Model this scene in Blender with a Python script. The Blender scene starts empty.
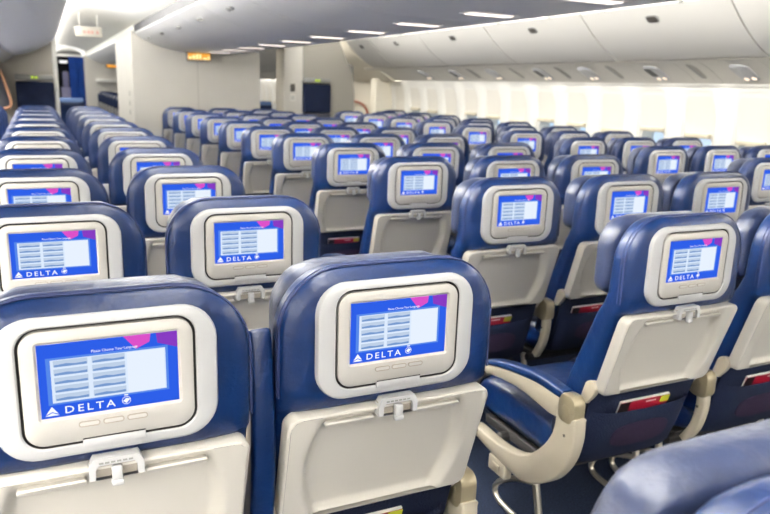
import bpy, bmesh, math, random
from mathutils import Vector, Matrix
random.seed(7)
SC = bpy.context.scene
COL = SC.collection
PI = math.pi
EYE = 1.46

# ------------------------------------------------------------------ camera
cam_d = bpy.data.cameras.new('camera')
cam = bpy.data.objects.new('camera', cam_d)
COL.objects.link(cam)
SC.camera = cam
cam_d.sensor_width = 36.0
cam_d.lens = 707.93 / 770 * 36.0
cam_d.clip_start = 0.02
yaw, pitch, roll = (math.radians(a) for a in (25.60326, 13.36251, 1.92584))
Fv = Vector((math.sin(yaw) * math.cos(pitch), math.cos(yaw) * math.cos(pitch), -math.sin(pitch)))
Rv = Vector((math.cos(yaw), -math.sin(yaw), 0))
Uv = Rv.cross(Fv)
R2 = Rv * math.cos(roll) + Uv * math.sin(roll)
U2 = Uv * math.cos(roll) - Rv * math.sin(roll)
mw = Matrix((R2, U2, -Fv)).transposed().to_4x4()
mw.translation = Vector((0, 0, EYE))
cam.matrix_world = mw
cam_d.dof.use_dof = True
cam_d.dof.focus_distance = 1.35
cam_d.dof.aperture_fstop = 5.6

def project(x, y, z):
    v = Vector((x, y, z - EYE))
    d = v.dot(Fv)
    if d <= 0.05:
        return None
    return 385 + 707.93 * v.dot(R2) / d, 257 - 707.93 * v.dot(U2) / d

# ------------------------------------------------------------------ world, exposure
world = bpy.data.worlds.new('daylight')
SC.world = world
world.use_nodes = True
wbg = world.node_tree.nodes['Background']
wbg.inputs[0].default_value = (0.72, 0.86, 1.0, 1)
wbg.inputs[1].default_value = 1.15
SC.view_settings.view_transform = 'Standard'
SC.view_settings.look = 'None'
SC.view_settings.gamma = 1.0
SC.view_settings.use_curve_mapping = False
SC.view_settings.exposure = 0.0
COVE_AISLE = 150.0          # strips on top of the bins beside each aisle
WASH_FAR_FILL = 190.0         # unseen curtain-side wash strip, boosted to fill the bin undersides
WASH = 14.0               # strip that washes the sidewalls
COVE_WINDOW = 84.0        # the same strips beside the window aisle
REAR_FILL = 26.0              # unseen fill strips added behind the camera for seat backs and bin undersides
SC.cycles.use_denoising = True
SC.cycles.max_bounces = 10
SC.cycles.diffuse_bounces = 6

# ------------------------------------------------------------------ materials
def lin(c):
    return tuple(((v / 255) / 12.92 if v / 255 <= 0.04045 else ((v / 255 + 0.055) / 1.055) ** 2.4) for v in c)

def mat(name, rgb, rough=0.5, metal=0.0, bump=0.0, bscale=60.0, vary=0.0, vscale=8.0, spec=0.5, emit=0.0, coat=0.0, sheen=0.0):
    m = bpy.data.materials.new(name)
    m.use_nodes = True
    nt = m.node_tree
    b = nt.nodes['Principled BSDF']
    c = lin(rgb) + (1,)
    b.inputs['Base Color'].default_value = c
    b.inputs['Roughness'].default_value = rough
    b.inputs['Metallic'].default_value = metal
    b.inputs['Specular IOR Level'].default_value = spec
    if coat:
        b.inputs['Coat Weight'].default_value = coat
    if sheen:
        b.inputs['Sheen Weight'].default_value = sheen
    if emit:
        b.inputs['Emission Color'].default_value = c
        b.inputs['Emission Strength'].default_value = emit
    if bump or vary:
        tc = nt.nodes.new('ShaderNodeTexCoord')
        if bump:
            n = nt.nodes.new('ShaderNodeTexNoise')
            n.inputs['Scale'].default_value = bscale
            n.inputs['Detail'].default_value = 4
            nt.links.new(tc.outputs['Object'], n.inputs['Vector'])
            bp = nt.nodes.new('ShaderNodeBump')
            bp.inputs['Strength'].default_value = bump
            bp.inputs['Distance'].default_value = 0.01
            nt.links.new(n.outputs['Fac'], bp.inputs['Height'])
            nt.links.new(bp.outputs['Normal'], b.inputs['Normal'])
        if vary:
            n2 = nt.nodes.new('ShaderNodeTexNoise')
            n2.inputs['Scale'].default_value = vscale
            n2.inputs['Detail'].default_value = 3
            nt.links.new(tc.outputs['Object'], n2.inputs['Vector'])
            rp = nt.nodes.new('ShaderNodeValToRGB')
            rp.color_ramp.elements[0].position = 0.3
            rp.color_ramp.elements[1].position = 0.7
            rp.color_ramp.elements[0].color = tuple(v * (1 - vary) for v in c[:3]) + (1,)
            rp.color_ramp.elements[1].color = tuple(min(1, v * (1 + vary)) for v in c[:3]) + (1,)
            nt.links.new(n2.outputs['Fac'], rp.inputs['Fac'])
            nt.links.new(rp.outputs['Color'], b.inputs['Base Color'])
    return m

def glow(name, rgb, s):
    m = bpy.data.materials.new(name)
    m.use_nodes = True
    nt = m.node_tree
    nt.nodes.clear()
    o = nt.nodes.new('ShaderNodeOutputMaterial')
    e = nt.nodes.new('ShaderNodeEmission')
    e.inputs[0].default_value = lin(rgb) + (1,)
    e.inputs[1].default_value = s
    nt.links.new(e.outputs[0], o.inputs[0])
    return m

M = {}
M['leather'] = mat('navy_leather', (3, 27, 66), 0.35, bump=0.35, bscale=30, vary=0.12, vscale=9, spec=0.38)
M['leather_pad'] = mat('navy_leather_pad', (22, 33, 62), 0.40, bump=0.5, bscale=22, vary=0.14, vscale=7, spec=0.55, sheen=0.08)
M['thread'] = mat('dark_thread', (22, 34, 74), 0.7)
M['cream'] = mat('cream_plastic', (168, 168, 169), 0.38, bump=0.03, bscale=300, spec=0.45)
M['cream_dark'] = mat('cream_tray_inset', (172, 169, 164), 0.42, bump=0.03, bscale=300, spec=0.45)
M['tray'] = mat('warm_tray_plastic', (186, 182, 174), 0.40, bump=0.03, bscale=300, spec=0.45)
M['gap'] = mat('dark_gap', (24, 22, 22), 0.8)
M['line'] = mat('button_line_latch_shade', (140, 133, 124), 0.5)
M['grey'] = mat('grey_plastic', (120, 120, 118), 0.45)
M['slot'] = mat('dark_slot', (56, 52, 48), 0.5)
M['vent'] = mat('vent_plastic', (150, 146, 138), 0.5)
M['metal'] = mat('satin_metal', (198, 192, 178), 0.3, metal=0.85)
M['hinge'] = mat('champagne_hinge', (158, 147, 122), 0.3, metal=0.45)
M['beige'] = mat('beige_plastic', (178, 169, 151), 0.42)
M['fabric'] = mat('navy_cloth', (9, 19, 42), 0.85, bump=0.5, bscale=220, vary=0.12, vscale=14, spec=0.2)
M['netting'] = mat('maroon_netting', (30, 18, 42), 0.85, bump=0.8, bscale=420, vary=0.35, vscale=260, spec=0.2)
M['red'] = mat('red_cover', (140, 18, 42), 0.35)
M['black'] = mat('black_cover', (22, 20, 22), 0.4)
M['lime'] = mat('lime_corner', (176, 180, 44), 0.4)
M['paper'] = mat('paper', (238, 236, 228), 0.7)
M['carpet'] = mat('navy_carpet', (28, 36, 54), 0.95, bump=0.8, bscale=300, vary=0.7, vscale=150, spec=0.1)
M['wall'] = mat('sidewall_panel', (222, 220, 213), 0.5, bump=0.02, bscale=200)
M['shade'] = mat('window_shade', (214, 210, 200), 0.5)
M['lip'] = mat('shade_lip', (196, 188, 166), 0.5)
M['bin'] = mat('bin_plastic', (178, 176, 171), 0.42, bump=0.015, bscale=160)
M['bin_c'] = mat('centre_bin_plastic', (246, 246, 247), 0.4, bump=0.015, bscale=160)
M['psu'] = mat('service_panel', (196, 192, 183), 0.5)
M['ceil'] = mat('ceiling_panel', (240, 239, 234), 0.55)
M['part'] = mat('partition_laminate', (210, 206, 198), 0.5, vary=0.02, vscale=3)
M['bulk'] = mat('bulkhead_laminate', (158, 153, 143), 0.55, vary=0.02, vscale=3)
M['doorp'] = mat('door_panel', (226, 220, 204), 0.5)
M['tan'] = mat('tan_trim', (176, 128, 96), 0.5)
M['curtain'] = mat('blue_curtain', (34, 82, 168), 0.8, vary=0.15, vscale=6)
M['dark'] = mat('dark_galley', (18, 18, 24), 0.7)
M['strap'] = mat('dark_strap', (26, 28, 40), 0.7)
M['cove'] = glow('cove_light', (255, 253, 250), COVE_AISLE)
M['cove_w'] = glow('cove_light_window_aisle', (255, 252, 246), COVE_WINDOW)
M['rear_fill'] = glow('rear_fill_strip', (255, 252, 248), REAR_FILL)
M['wash'] = glow('wash_light', (255, 251, 244), WASH)
M['wash_fill_l'] = glow('wash_fill_curtain_side', (255, 251, 244), WASH_FAR_FILL)
M['wash_fwd'] = glow('wash_light_forward', (255, 251, 244), 45.0)
M['read'] = glow('lamp_lens', (255, 238, 228), 2.4)
M['read_hot'] = glow('lamp_lens_warm', (255, 236, 214), 1.5)
M['amber'] = glow('amber_sign_light', (255, 176, 70), 1.0)
M['amber_hot'] = glow('amber_sign_core', (255, 232, 160), 1.3)
M['green'] = glow('green_indicator', (190, 220, 40), 1.0)
M['lampw'] = glow('galley_lamp', (255, 255, 255), 1.2)
M['pinkish'] = mat('faint_red_mark', (214, 160, 150), 0.6)
# what the screens show
M['s_blue'] = glow('screen_blue', (48, 98, 238), 0.95)
M['s_deep'] = glow('screen_border_blue', (92, 142, 240), 0.95)
M['s_white'] = glow('screen_white', (222, 236, 255), 1.0)
M['s_pane'] = glow('screen_pane', (232, 242, 255), 1.0)
M['s_row'] = glow('screen_row', (196, 214, 238), 0.95)
M['s_bar'] = glow('screen_row_bar', (122, 158, 212), 0.95)
M['s_pink'] = glow('screen_pink', (226, 84, 206), 0.95)
M['s_purple'] = glow('screen_purple', (140, 62, 200), 0.95)
M['s_text'] = glow('screen_text', (246, 250, 255), 1.1)

# ------------------------------------------------------------------ mesh helpers
def build(name, bm, mats, parent=None, angle=35, loc=None):
    me = bpy.data.meshes.new(name)
    bmesh.ops.recalc_face_normals(bm, faces=bm.faces[:])
    bm.to_mesh(me)
    bm.free()
    for m in (mats if isinstance(mats, (list, tuple)) else [mats]):
        me.materials.append(m)
    for p in me.polygons:
        p.use_smooth = True
    me.set_sharp_from_angle(angle=math.radians(angle))
    o = bpy.data.objects.new(name, me)
    COL.objects.link(o)
    if parent is not None:
        o.parent = parent
    if loc is not None:
        o.location = loc
    return o

def struct(name, bm, mats, parent=None, angle=35):
    o = build(name, bm, mats, parent, angle)
    if parent is None:
        o['kind'] = 'structure'
    return o

def tag(o, label, cat, group=None):
    o['label'] = label
    o['category'] = cat
    if group:
        o['group'] = group
    return o

def thing(name, label, cat, loc=(0, 0, 0), group=None):
    o = bpy.data.objects.new(name, None)
    o.empty_display_size = 0.1
    COL.objects.link(o)
    o.location = loc
    return tag(o, label, cat, group)

def loft(bm, rings, mi=0, cap=True, closed=True):
    vs = [[bm.verts.new(p) for p in r] for r in rings]
    n = len(vs[0])
    for a, b in zip(vs, vs[1:]):
        for i in range(n if closed else n - 1):
            j = (i + 1) % n
            f = bm.faces.new((a[i], a[j], b[j], b[i]))
            f.material_index = mi
    if cap and closed:
        for r in (vs[0], vs[-1]):
            f = bm.faces.new(r)
            f.material_index = mi
    return vs

def rrect(w, h, r, n=6, cx=0, cz=0):
    pts = []
    for k, (sx, sz) in enumerate(((1, 1), (-1, 1), (-1, -1), (1, -1))):
        for i in range(n + 1):
            a = PI / 2 * (k + i / n)
            pts.append((cx + sx * (w / 2 - r) + r * math.cos(a), cz + sz * (h / 2 - r) + r * math.sin(a)))
    return pts

def plate(bm, outline, y0, y1, mi=0, bevel=0.003, back=True):
    """a plate in the x-z plane from y0 (rear, toward the viewer) to y1, its rear edge rounded"""
    cx = sum(p[0] for p in outline) / len(outline)
    cz = sum(p[1] for p in outline) / len(outline)
    def inset(d):
        n = len(outline)
        out = []
        for i in range(n):
            p, q, r = outline[i - 1], outline[i], outline[(i + 1) % n]
            t = Vector((r[0] - p[0], r[1] - p[1]))
            if t.length < 1e-9:
                out.append(q)
                continue
            t.normalize()
            nrm = Vector((-t.y, t.x))
            out.append((q[0] + nrm.x * d, q[1] + nrm.y * d))
        return out
    s = 1 if y1 > y0 else -1
    rings = [[(x, y1, z) for x, z in outline], [(x, y0 + s * bevel, z) for x, z in outline]]
    if bevel > 0:
        rings.append([(x, y0 + s * bevel * 0.3, z) for x, z in inset(bevel * 0.3)])
        rings.append([(x, y0, z) for x, z in inset(bevel)])
    loft(bm, rings, mi)

def box(bm, x0, x1, y0, y1, z0, z1, mi=0, bev=0.0, seg=2):
    vs = [bm.verts.new((x, y, z)) for x in (x0, x1) for y in (y0, y1) for z in (z0, z1)]
    idx = [(0, 1, 3, 2), (4, 6, 7, 5), (0, 4, 5, 1), (2, 3, 7, 6), (0, 2, 6, 4), (1, 5, 7, 3)]
    fs = [bm.faces.new([vs[i] for i in f]) for f in idx]
    for f in fs:
        f.material_index = mi
    if bev > 0:
        es = list({e for f in fs for e in f.edges})
        r = bmesh.ops.bevel(bm, geom=es, offset=bev, segments=seg, affect='EDGES', profile=0.5)
        for f in r['faces']:
            f.material_index = mi

def quad(bm, pts, mi=0):
    f = bm.faces.new([bm.verts.new(p) for p in pts])
    f.material_index = mi
    return f

def smooth_path(pts, n=6):
    P = [Vector(p) for p in pts]
    P = [P[0] * 2 - P[1]] + P + [P[-1] * 2 - P[-2]]
    out = []
    for i in range(1, len(P) - 2):
        for k in range(n):
            t = k / n
            a, b, c, d = P[i - 1], P[i], P[i + 1], P[i + 2]
            out.append(0.5 * ((2 * b) + (c - a) * t + (2 * a - 5 * b + 4 * c - d) * t * t + (3 * b - a - 3 * c + d) * t ** 3))
    out.append(P[-2])
    return out

def tube(bm, pts, r, mi=0, sides=8, n=5):
    path = smooth_path(pts, n) if n > 1 else [Vector(p) for p in pts]
    rings = []
    up = None
    for i, p in enumerate(path):
        t = (path[min(i + 1, len(path) - 1)] - path[max(i - 1, 0)]).normalized()
        if up is None:
            up = t.orthogonal().normalized()
        up = (up - t * up.dot(t)).normalized()
        b = t.cross(up)
        rr = r[min(i, len(r) - 1)] if isinstance(r, (list, tuple)) else r
        rings.append([tuple(p + (up * math.cos(2 * PI * k / sides) + b * math.sin(2 * PI * k / sides)) * rr) for k in range(sides)])
    loft(bm, rings, mi)

def prism_x(bm, outline, x0, x1, mi=0, bev=0.006):
    """outline in (y, z), extruded along x with rounded rims"""
    n = len(outline)
    def inset(d):
        out = []
        for i in range(n):
            p, q, r = outline[i - 1], outline[i], outline[(i + 1) % n]
            t = Vector((r[0] - p[0], r[1] - p[1])).normalized()
            out.append((q[0] - t.y * d, q[1] + t.x * d))
        return out
    a, b, c = inset(bev), inset(bev * 0.3), outline
    rings = [[(x0, *p) for p in a], [(x0 + bev * 0.3, *p) for p in b], [(x0 + bev, *p) for p in c],
             [(x1 - bev, *p) for p in c], [(x1 - bev * 0.3, *p) for p in b], [(x1, *p) for p in a]]
    loft(bm, rings, mi)

def ccw(pts):
    s = sum(p[0] * q[1] - q[0] * p[1] for p, q in zip(pts, pts[1:] + pts[:1]))
    return pts if s > 0 else pts[::-1]

def spl(pts, n=5):
    return [(v.x, v.y) for v in smooth_path([(p[0], p[1], 0) for p in pts], n)]

def extrude_y(bm, prof, y0, y1, mi=0, closed=True, cap=True):
    loft(bm, [[(x, y0, z) for x, z in prof], [(x, y1, z) for x, z in prof]], mi, cap, closed)

_font_cache = {}
def text_mesh(s, size, bold=0.0, spacing=1.0):
    key = (s, size, bold, spacing)
    if key not in _font_cache:
        cu = bpy.data.curves.new('lettering', 'FONT')
        cu.body = s
        cu.size = size
        cu.align_x = 'LEFT'
        cu.offset = bold
        cu.space_character = spacing
        cu.resolution_u = 2
        o = bpy.data.objects.new('lettering', cu)
        COL.objects.link(o)
        dg = bpy.context.evaluated_depsgraph_get()
        dg.update()
        me = bpy.data.meshes.new_from_object(o.evaluated_get(dg))
        bpy.data.objects.remove(o)
        bpy.data.curves.remove(cu)
        _font_cache[key] = me
    return _font_cache[key]

def add_text(bm, s, size, x, z, y, mi, width=None, bold=0.0, spacing=1.0):
    me = text_mesh(s, size, bold, spacing)
    xs = [v.co.x for v in me.vertices]
    w = max(xs) - min(xs)
    k = (width / w) if width else 1.0
    x_min = min(xs)
    vs = [bm.verts.new((x + (v.co.x - x_min) * k, y, z + v.co.y)) for v in me.vertices]
    for p in me.polygons:
        try:
            f = bm.faces.new([vs[i] for i in p.vertices])
            f.material_index = mi
        except ValueError:
            pass

# ------------------------------------------------------------------ the shell of the cabin
Y0, Y1 = -2.6, 27.0
WX = 5.30
LX = -0.98

bm = bmesh.new()
box(bm, LX - 0.1, WX + 0.3, Y0, Y1, -0.05, 0.0)
struct('floor', bm, M['carpet'])

# window positions along the sidewall
PITCH = 0.552
WIN_Y = [4.66 + PITCH * k for k in range(-12, 12)]
FAR_WIN_Y = [13.4 + PITCH * k for k in range(0, 24)]
ZW = 1.145       # centre of a window funnel

def wall_x(z):
    return WX - max(0.0, z - 1.25) ** 2 * 0.55

def ring_outer(yc, n):
    pts = []
    hw, z0, z1 = PITCH / 2, 0.62, 1.68
    for i in range(n):
        a = 2 * PI * (i + 0.5) / n
        dy, dz = math.cos(a), math.sin(a)
        h = (z1 - ZW) if dz > 0 else (ZW - z0)
        k = 1 / max(abs(dy) / hw, abs(dz) / h)
        pts.append((yc + dy * k, ZW + dz * k))
    return pts

def ring_se(yc, zc, hw, hh, n, e=4.5):
    pts = []
    for i in range(n):
        a = 2 * PI * (i + 0.5) / n
        c, s = math.cos(a), math.sin(a)
        k = (abs(c) ** e + abs(s) ** e) ** (-1 / e)
        pts.append((yc + hw * c * k, zc + hh * s * k))
    return pts

def sidewall(name, ys, y_lo, y_hi):
    n = 56
    bm = bmesh.new()
    for yc in ys:
        o = ring_outer(yc, n)
        mid = ring_se(yc, ZW, 0.215, 0.415, n)
        inn = ring_se(yc, ZW, 0.185, 0.375, n)
        loft(bm, [[(wall_x(z), y, z) for y, z in o], [(wall_x(z), y, z) for y, z in mid],
                  [(wall_x(z) + 0.012, y, z) for y, z in inn]], 0, False)
    a, b = min(ys) - PITCH / 2, max(ys) + PITCH / 2
    quad(bm, [(WX, a, 0.62), (WX, b, 0.62), (WX + 0.02, b, 0), (WX + 0.02, a, 0)])
    zs = [0, 0.62, 1.0, 1.25, 1.4, 1.55, 1.68]
    for p, q in ((y_lo, a), (b, y_hi)):
        if q - p > 0.01:
            loft(bm, [[(wall_x(z), p, z) for z in zs], [(wall_x(z), q, z) for z in zs]], 0, False, False)
    return struct(name, bm, M['wall'], angle=50)

sidewall('wall_right', WIN_Y, Y0, 11.15)
sidewall('wall_right_forward', FAR_WIN_Y, 13.05, Y1)

glass = bpy.data.materials.new('window_glass')
glass.use_nodes = True
nt = glass.node_tree
nt.nodes.clear()
go = nt.nodes.new('ShaderNodeOutputMaterial')
gm = nt.nodes.new('ShaderNodeMixShader')
gt = nt.nodes.new('ShaderNodeBsdfTransparent')
gg = nt.nodes.new('ShaderNodeBsdfGlossy')
gt.inputs[0].default_value = (0.94, 0.97, 1.0, 1)
gg.inputs['Roughness'].default_value = 0.05
gm.inputs[0].default_value = 0.06
nt.links.new(gt.outputs[0], gm.inputs[1])
nt.links.new(gg.outputs[0], gm.inputs[2])
nt.links.new(gm.outputs[0], go.inputs[0])

def window(idx, yc, lip):
    n = 56
    zo = (lip + 0.80) / 2
    ho = (lip - 0.80) / 2
    bm = bmesh.new()
    a = ring_se(yc, ZW, 0.185, 0.375, n)
    loft(bm, [[(wall_x(z) + 0.012, y, z) for y, z in a],
              [(wall_x(z) + 0.016 + 0.030 * min(1, max(0, (1.50 - z) / 0.4)), y, z) for y, z in ring_se(yc, ZW - 0.01, 0.165, 0.352, n)]], 0, False)
    # lower part: the reveal round the opening
    c = ring_se(yc, zo, 0.138, ho, n, 6)
    loft(bm, [[(WX + 0.040, y, z) for y, z in ring_se(yc, zo, 0.172, ho + 0.02, n, 6)], [(WX + 0.046, y, z) for y, z in ring_se(yc, zo, 0.145, ho, n, 6)],
              [(WX + 0.12, y, z) for y, z in c], [(WX + 0.2, y, z) for y, z in c]], 0, False)
    f = struct('window_%d' % idx, bm, M['wall'], angle=60)
    bm = bmesh.new()
    rows = []
    for i in range(9):
        z = lip + (1.487 - lip) * i / 8
        x = wall_x(z) + 0.014 + 0.028 * min(1, max(0, (1.50 - z) / 0.36))
        hw = 0.166 if i < 7 else (0.158 if i < 8 else 0.130)
        rows.append([(x, yc - hw, z), (x, yc + hw, z), (x + 0.008, yc + hw, z), (x + 0.008, yc - hw, z)])
    loft(bm, rows)
    box(bm, WX + 0.002, WX + 0.05, yc - 0.135, yc + 0.135, lip - 0.008, lip + 0.034, 1, 0.010)
    build('window_shade', bm, [M['shade'], M['lip']], f)
    bm = bmesh.new()
    box(bm, WX + 0.165, WX + 0.17, yc - 0.145, yc + 0.145, 0.78, lip + 0.03)
    build('window_pane', bm, glass, f)

SHADE_LIP = {}
for i, yc in enumerate(WIN_Y):
    if yc > 2.0:
        window(i + 1, yc, 1.125 + 0.03 * math.sin(i * 2.1))
for i, yc in enumerate(FAR_WIN_Y):
    window(40 + i, yc, 1.02)
for yc in WIN_Y:
    if yc <= 2.0:
        bm = bmesh.new()
        n = 56
        loft(bm, [[(wall_x(z) + 0.012, y, z) for y, z in ring_se(yc, ZW, 0.185, 0.375, n)],
                  [(WX + 0.085, y, z) for y, z in ring_se(yc, 1.1, 0.15, 0.275, n)]], 0, True)
        struct('window_%d' % (70 + int((yc + 3) * 2)), bm, M['wall'], angle=60)

# outer skin of the fuselage: keeps daylight to the windows
bm = bmesh.new()
for y0, y1 in ((Y0, Y1),):
    pass
zs = [-0.05, 0.80]
quad(bm, [(WX + 0.2, Y0, -0.05), (WX + 0.2, Y1, -0.05), (WX + 0.2, Y1, 0.80), (WX + 0.2, Y0, 0.80)])
quad(bm, [(WX + 0.2, Y0, 1.16), (WX + 0.2, Y1, 1.16), (WX + 0.1, Y1, 2.5), (WX + 0.1, Y0, 2.5)])
quad(bm, [(WX + 0.1, Y0, 2.5), (WX + 0.1, Y1, 2.5), (LX - 0.1, Y1, 2.5), (LX - 0.1, Y0, 2.5)])
# posts between the window openings
edges = sorted([y for yc in WIN_Y + FAR_WIN_Y for y in (yc - 0.136, yc + 0.136)])
cuts = [Y0] + edges + [Y1]
for k in range(0, len(cuts), 2):
    quad(bm, [(WX + 0.2, cuts[k], 0.80), (WX + 0.2, cuts[k + 1], 0.80), (WX + 0.2, cuts[k + 1], 1.16), (WX + 0.2, cuts[k], 1.16)])
struct('wall_outer', bm, M['dark'])

# the other sidewall, and the wall behind the photographer
bm = bmesh.new()
zs = [0, 0.5, 1.0, 1.25, 1.4, 1.55, 1.66]
loft(bm, [[(LX + max(0.0, z - 1.2) ** 2 * 0.55, y, z) for z in zs] for y in (Y0, Y1)], 0, False, False)
struct('wall_left', bm, M['wall'], angle=60)
bm = bmesh.new()
box(bm, LX - 0.1, WX + 0.3, Y0 - 0.06, Y0, 0, 2.5)
struct('wall_back', bm, M['ceil'])
bm = bmesh.new()
box(bm, LX - 0.1, WX + 0.3, Y1, Y1 + 0.06, 0, 2.5)
struct('wall_front', bm, M['part'])

# ceilings above both aisles, with the light strips that lie on the bin tops
def arc_ceiling(name, x0, x1, z_edge, z_mid):
    pts = []
    for i in range(13):
        t = i / 12
        pts.append((x0 + (x1 - x0) * t, z_edge + (z_mid - z_edge) * (1 - (2 * t - 1) ** 2)))
    bm = bmesh.new()
    loft(bm, [[(x, y, z) for x, z in pts] for y in (Y0, Y1)], 0, False, False)
    return struct(name, bm, M['ceil'], angle=60)

arc_ceiling('ceiling', -0.32, 1.24, 2.21, 2.37)
arc_ceiling('ceiling_window_side', 3.12, 4.75, 2.27, 2.36)

def strip(name, pts, mi_mat, y0, y1):
    bm = bmesh.new()
    loft(bm, [[(x, y, z) for x, z in pts] for y in (y0, y1)], 0, False, False)
    return struct(name, bm, mi_mat)

strip('trim_1', [(-0.28, 2.128), (0.13, 2.128)], M['cove'], Y0, 9.9)
strip('trim_28', [(0.25, 2.16), (1.0, 2.16)], M['rear_fill'], Y0 + 0.2, Y0 + 0.9)  # first of two fill strips added out of view at the rear
strip('trim_29', [(3.35, 2.2), (4.1, 2.2)], M['rear_fill'], Y0 + 0.2, Y0 + 0.9)
strip('trim_2', [(3.22, 2.13), (3.22, 2.20)], M['cove_w'], Y0, 9.6)
strip('trim_3', [(4.48, 2.206), (4.68, 2.206)], M['cove_w'], Y0, 9.6)
M['cove_f'] = glow('cove_light_forward', (255, 250, 242), 14.0)
strip('trim_30', [(0.0, 2.22), (0.26, 2.22)], M['cove_f'], 10.4, 22.9)
strip('trim_32', [(3.6, 2.262), (4.0, 2.262)], M['cove_f'], 10.8, 12.6)  # hidden strip added to brighten the door surround
strip('trim_31', [(3.24, 2.20), (3.24, 2.24)], M['cove_f'], 10.7, Y1)
strip('trim_4', [(5.185, 1.622), (5.235, 1.622)], M['wash'], Y0, 11.0)
strip('trim_5', [(5.185, 1.622), (5.235, 1.622)], M['wash_fwd'], 13.6, Y1)
strip('trim_6', [(-0.86, 1.66), (-0.76, 1.68)], M['wash_fill_l'], Y0, 9.0)  # out-of-view wash strip, driven hard as fill

# ------------------------------------------------------------------ overhead bins along the windows
ORD = ['first', 'second', 'third', 'fourth', 'fifth', 'sixth', 'seventh', 'eighth', 'ninth', 'tenth', 'eleventh', 'twelfth']
def side_profile():
    face = spl([(4.265, 2.145), (4.315, 2.095), (4.38, 2.03), (4.47, 1.95), (4.60, 1.855), (4.75, 1.774)], 4)
    return face + [(5.18, 1.79), (5.18, 2.2), (4.40, 2.2), (4.275, 2.16)]
SP = side_profile()
def right_bin(y0, y1, label):
    t = thing('overhead_bin', label, 'overhead bin', (4.7, (y0 + y1) / 2, 1.8), 'overhead bins above the windows')
    ox, oy, oz = t.location
    g = 0.008
    bm = bmesh.new()
    extrude_y(bm, [(x - ox, z - oz) for x, z in SP], y0 + g - oy, y1 - g - oy)
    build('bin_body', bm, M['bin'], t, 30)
    bm = bmesh.new()
    c = Vector((4.352 - ox, -0.0, 2.062 - oz))
    # latch: a dark cup in a light rim, lying on the face (slope of the face at that point)
    ex, ez = Vector((0.71, 0, -0.70)), Vector((-0.70, 0, -0.71))
    def L(u, v, d):
        return tuple(c + Vector((0, 1, 0)) * u + ex * v + ez * d)
    o = rrect(0.125, 0.075, 0.03)
    loft(bm, [[L(u, v, -0.01) for u, v in o], [L(u, v, 0.008) for u, v in o], [L(u * .86, v * .8, 0.011) for u, v in o]], 0)
    loft(bm, [[L(u * .82, v * .76, 0.0112) for u, v in o], [L(u * .7, v * .6, 0.013) for u, v in o]], 1)
    build('latch', bm, [M['grey'], M['slot']], t)
    bm = bmesh.new()
    for yy in (y0 + 0.42, y1 - 0.30):
        for dd, mi in ((0, 0), (0.06, 1)):
            o = rrect(0.04, 0.022, 0.01, 4)
            cc = Vector((4.262 - ox, yy + dd - oy, 2.15 - oz))
            loft(bm, [[(cc.x - 0.004, cc.y + u, cc.z + v) for u, v in o], [(cc.x + 0.02, cc.y + u, cc.z + v) for u, v in o]], mi)
    build('rail_fastener', bm, [M['grey'], M['cream']], t)
seams = [-1.05, 0.50, 2.06, 3.62, 5.15, 6.70, 8.22, 9.70, 10.55]
names_r = {3: 'long white overhead bin over the windows, first full one counted from the camera',
           4: 'white overhead bin over the windows, second one counted from the camera',
           5: 'white overhead bin over the windows, third one counted from the camera',
           6: 'white overhead bin over the windows, fourth one counted from the camera',
           7: 'short last overhead bin over the windows, ending at the exit door',
           2: 'white overhead bin over the windows, cut off by the top corner of the photo'}
for k in range(2, len(seams) - 1):
    right_bin(seams[k], seams[k + 1], names_r[k])
bm = bmesh.new()
extrude_y(bm, SP, Y0, seams[2] - 0.01)
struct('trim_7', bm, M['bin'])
bm = bmesh.new()
extrude_y(bm, SP, 12.2, Y1)
struct('trim_8', bm, M['bin'])

# sloping service panels between bin and sidewall, with their seams
bm = bmesh.new()
def psu_x(t):
    return 4.77 + (5.145 - 4.77) * t, 1.766 + (1.592 - 1.766) * t + 0.02 * math.sin(PI * t)
pp = [psu_x(i / 6) for i in range(7)]
y = Y0
while y < 10.95:
    y2 = min(y + 0.276, 11.0)
    prof = pp + [(5.175, 1.61), (4.80, 1.80)]
    extrude_y(bm, prof, y + 0.003, y2 - 0.003)
    y = y2
struct('trim_9', bm, M['psu'], angle=40)
bm = bmesh.new()
extrude_y(bm, pp + [(5.175, 1.61), (4.80, 1.80)], 13.05, Y1)
struct('trim_10', bm, M['psu'], angle=40)

# lamp units and vents set into the service panels
psu_d = Vector((5.145 - 4.77, 0, 1.592 - 1.766)).normalized()
psu_n = Vector((psu_d.z, 0, -psu_d.x))
if psu_n.z > 0:
    psu_n = -psu_n
def psu_unit(yc, label, bright):
    x, z = psu_x(0.60)
    t = thing('reading_light', label, 'reading light', (x, yc, z), 'reading light units over the window seats')
    def L(u, v, d):
        return tuple(Vector((0, 1, 0)) * u + psu_d * v + psu_n * d)
    bm = bmesh.new()
    o = rrect(0.17, 0.26, 0.06)
    loft(bm, [[L(u, v, -0.02) for u, v in o], [L(u, v, 0.012) for u, v in o], [L(u * .9, v * .93, 0.018) for u, v in o]])
    build('housing', bm, M['cream'], t)
    bm = bmesh.new()
    o = rrect(0.075, 0.14, 0.018)
    loft(bm, [[L(u + 0.03, v - 0.03, 0.012) for u, v in o], [L(u + 0.03, v - 0.03, 0.0205) for u, v in o]])
    build('sign_window', bm, M['cream'] if bright else M['black'], t)
    for dv, du in ((0.085, 0.03), (0.075, -0.045)):
        bm = bmesh.new()
        o = rrect(0.042, 0.042, 0.0205)
        loft(bm, [[L(u + du, v + dv, 0.01) for u, v in o], [L(u + du, v + dv, 0.022) for u, v in o]])
        build('lamp', bm, M['read_hot'], t)
pys = [3.13, 4.0, 4.91, 5.80, 6.55, 7.50, 8.40, 9.28]
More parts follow.
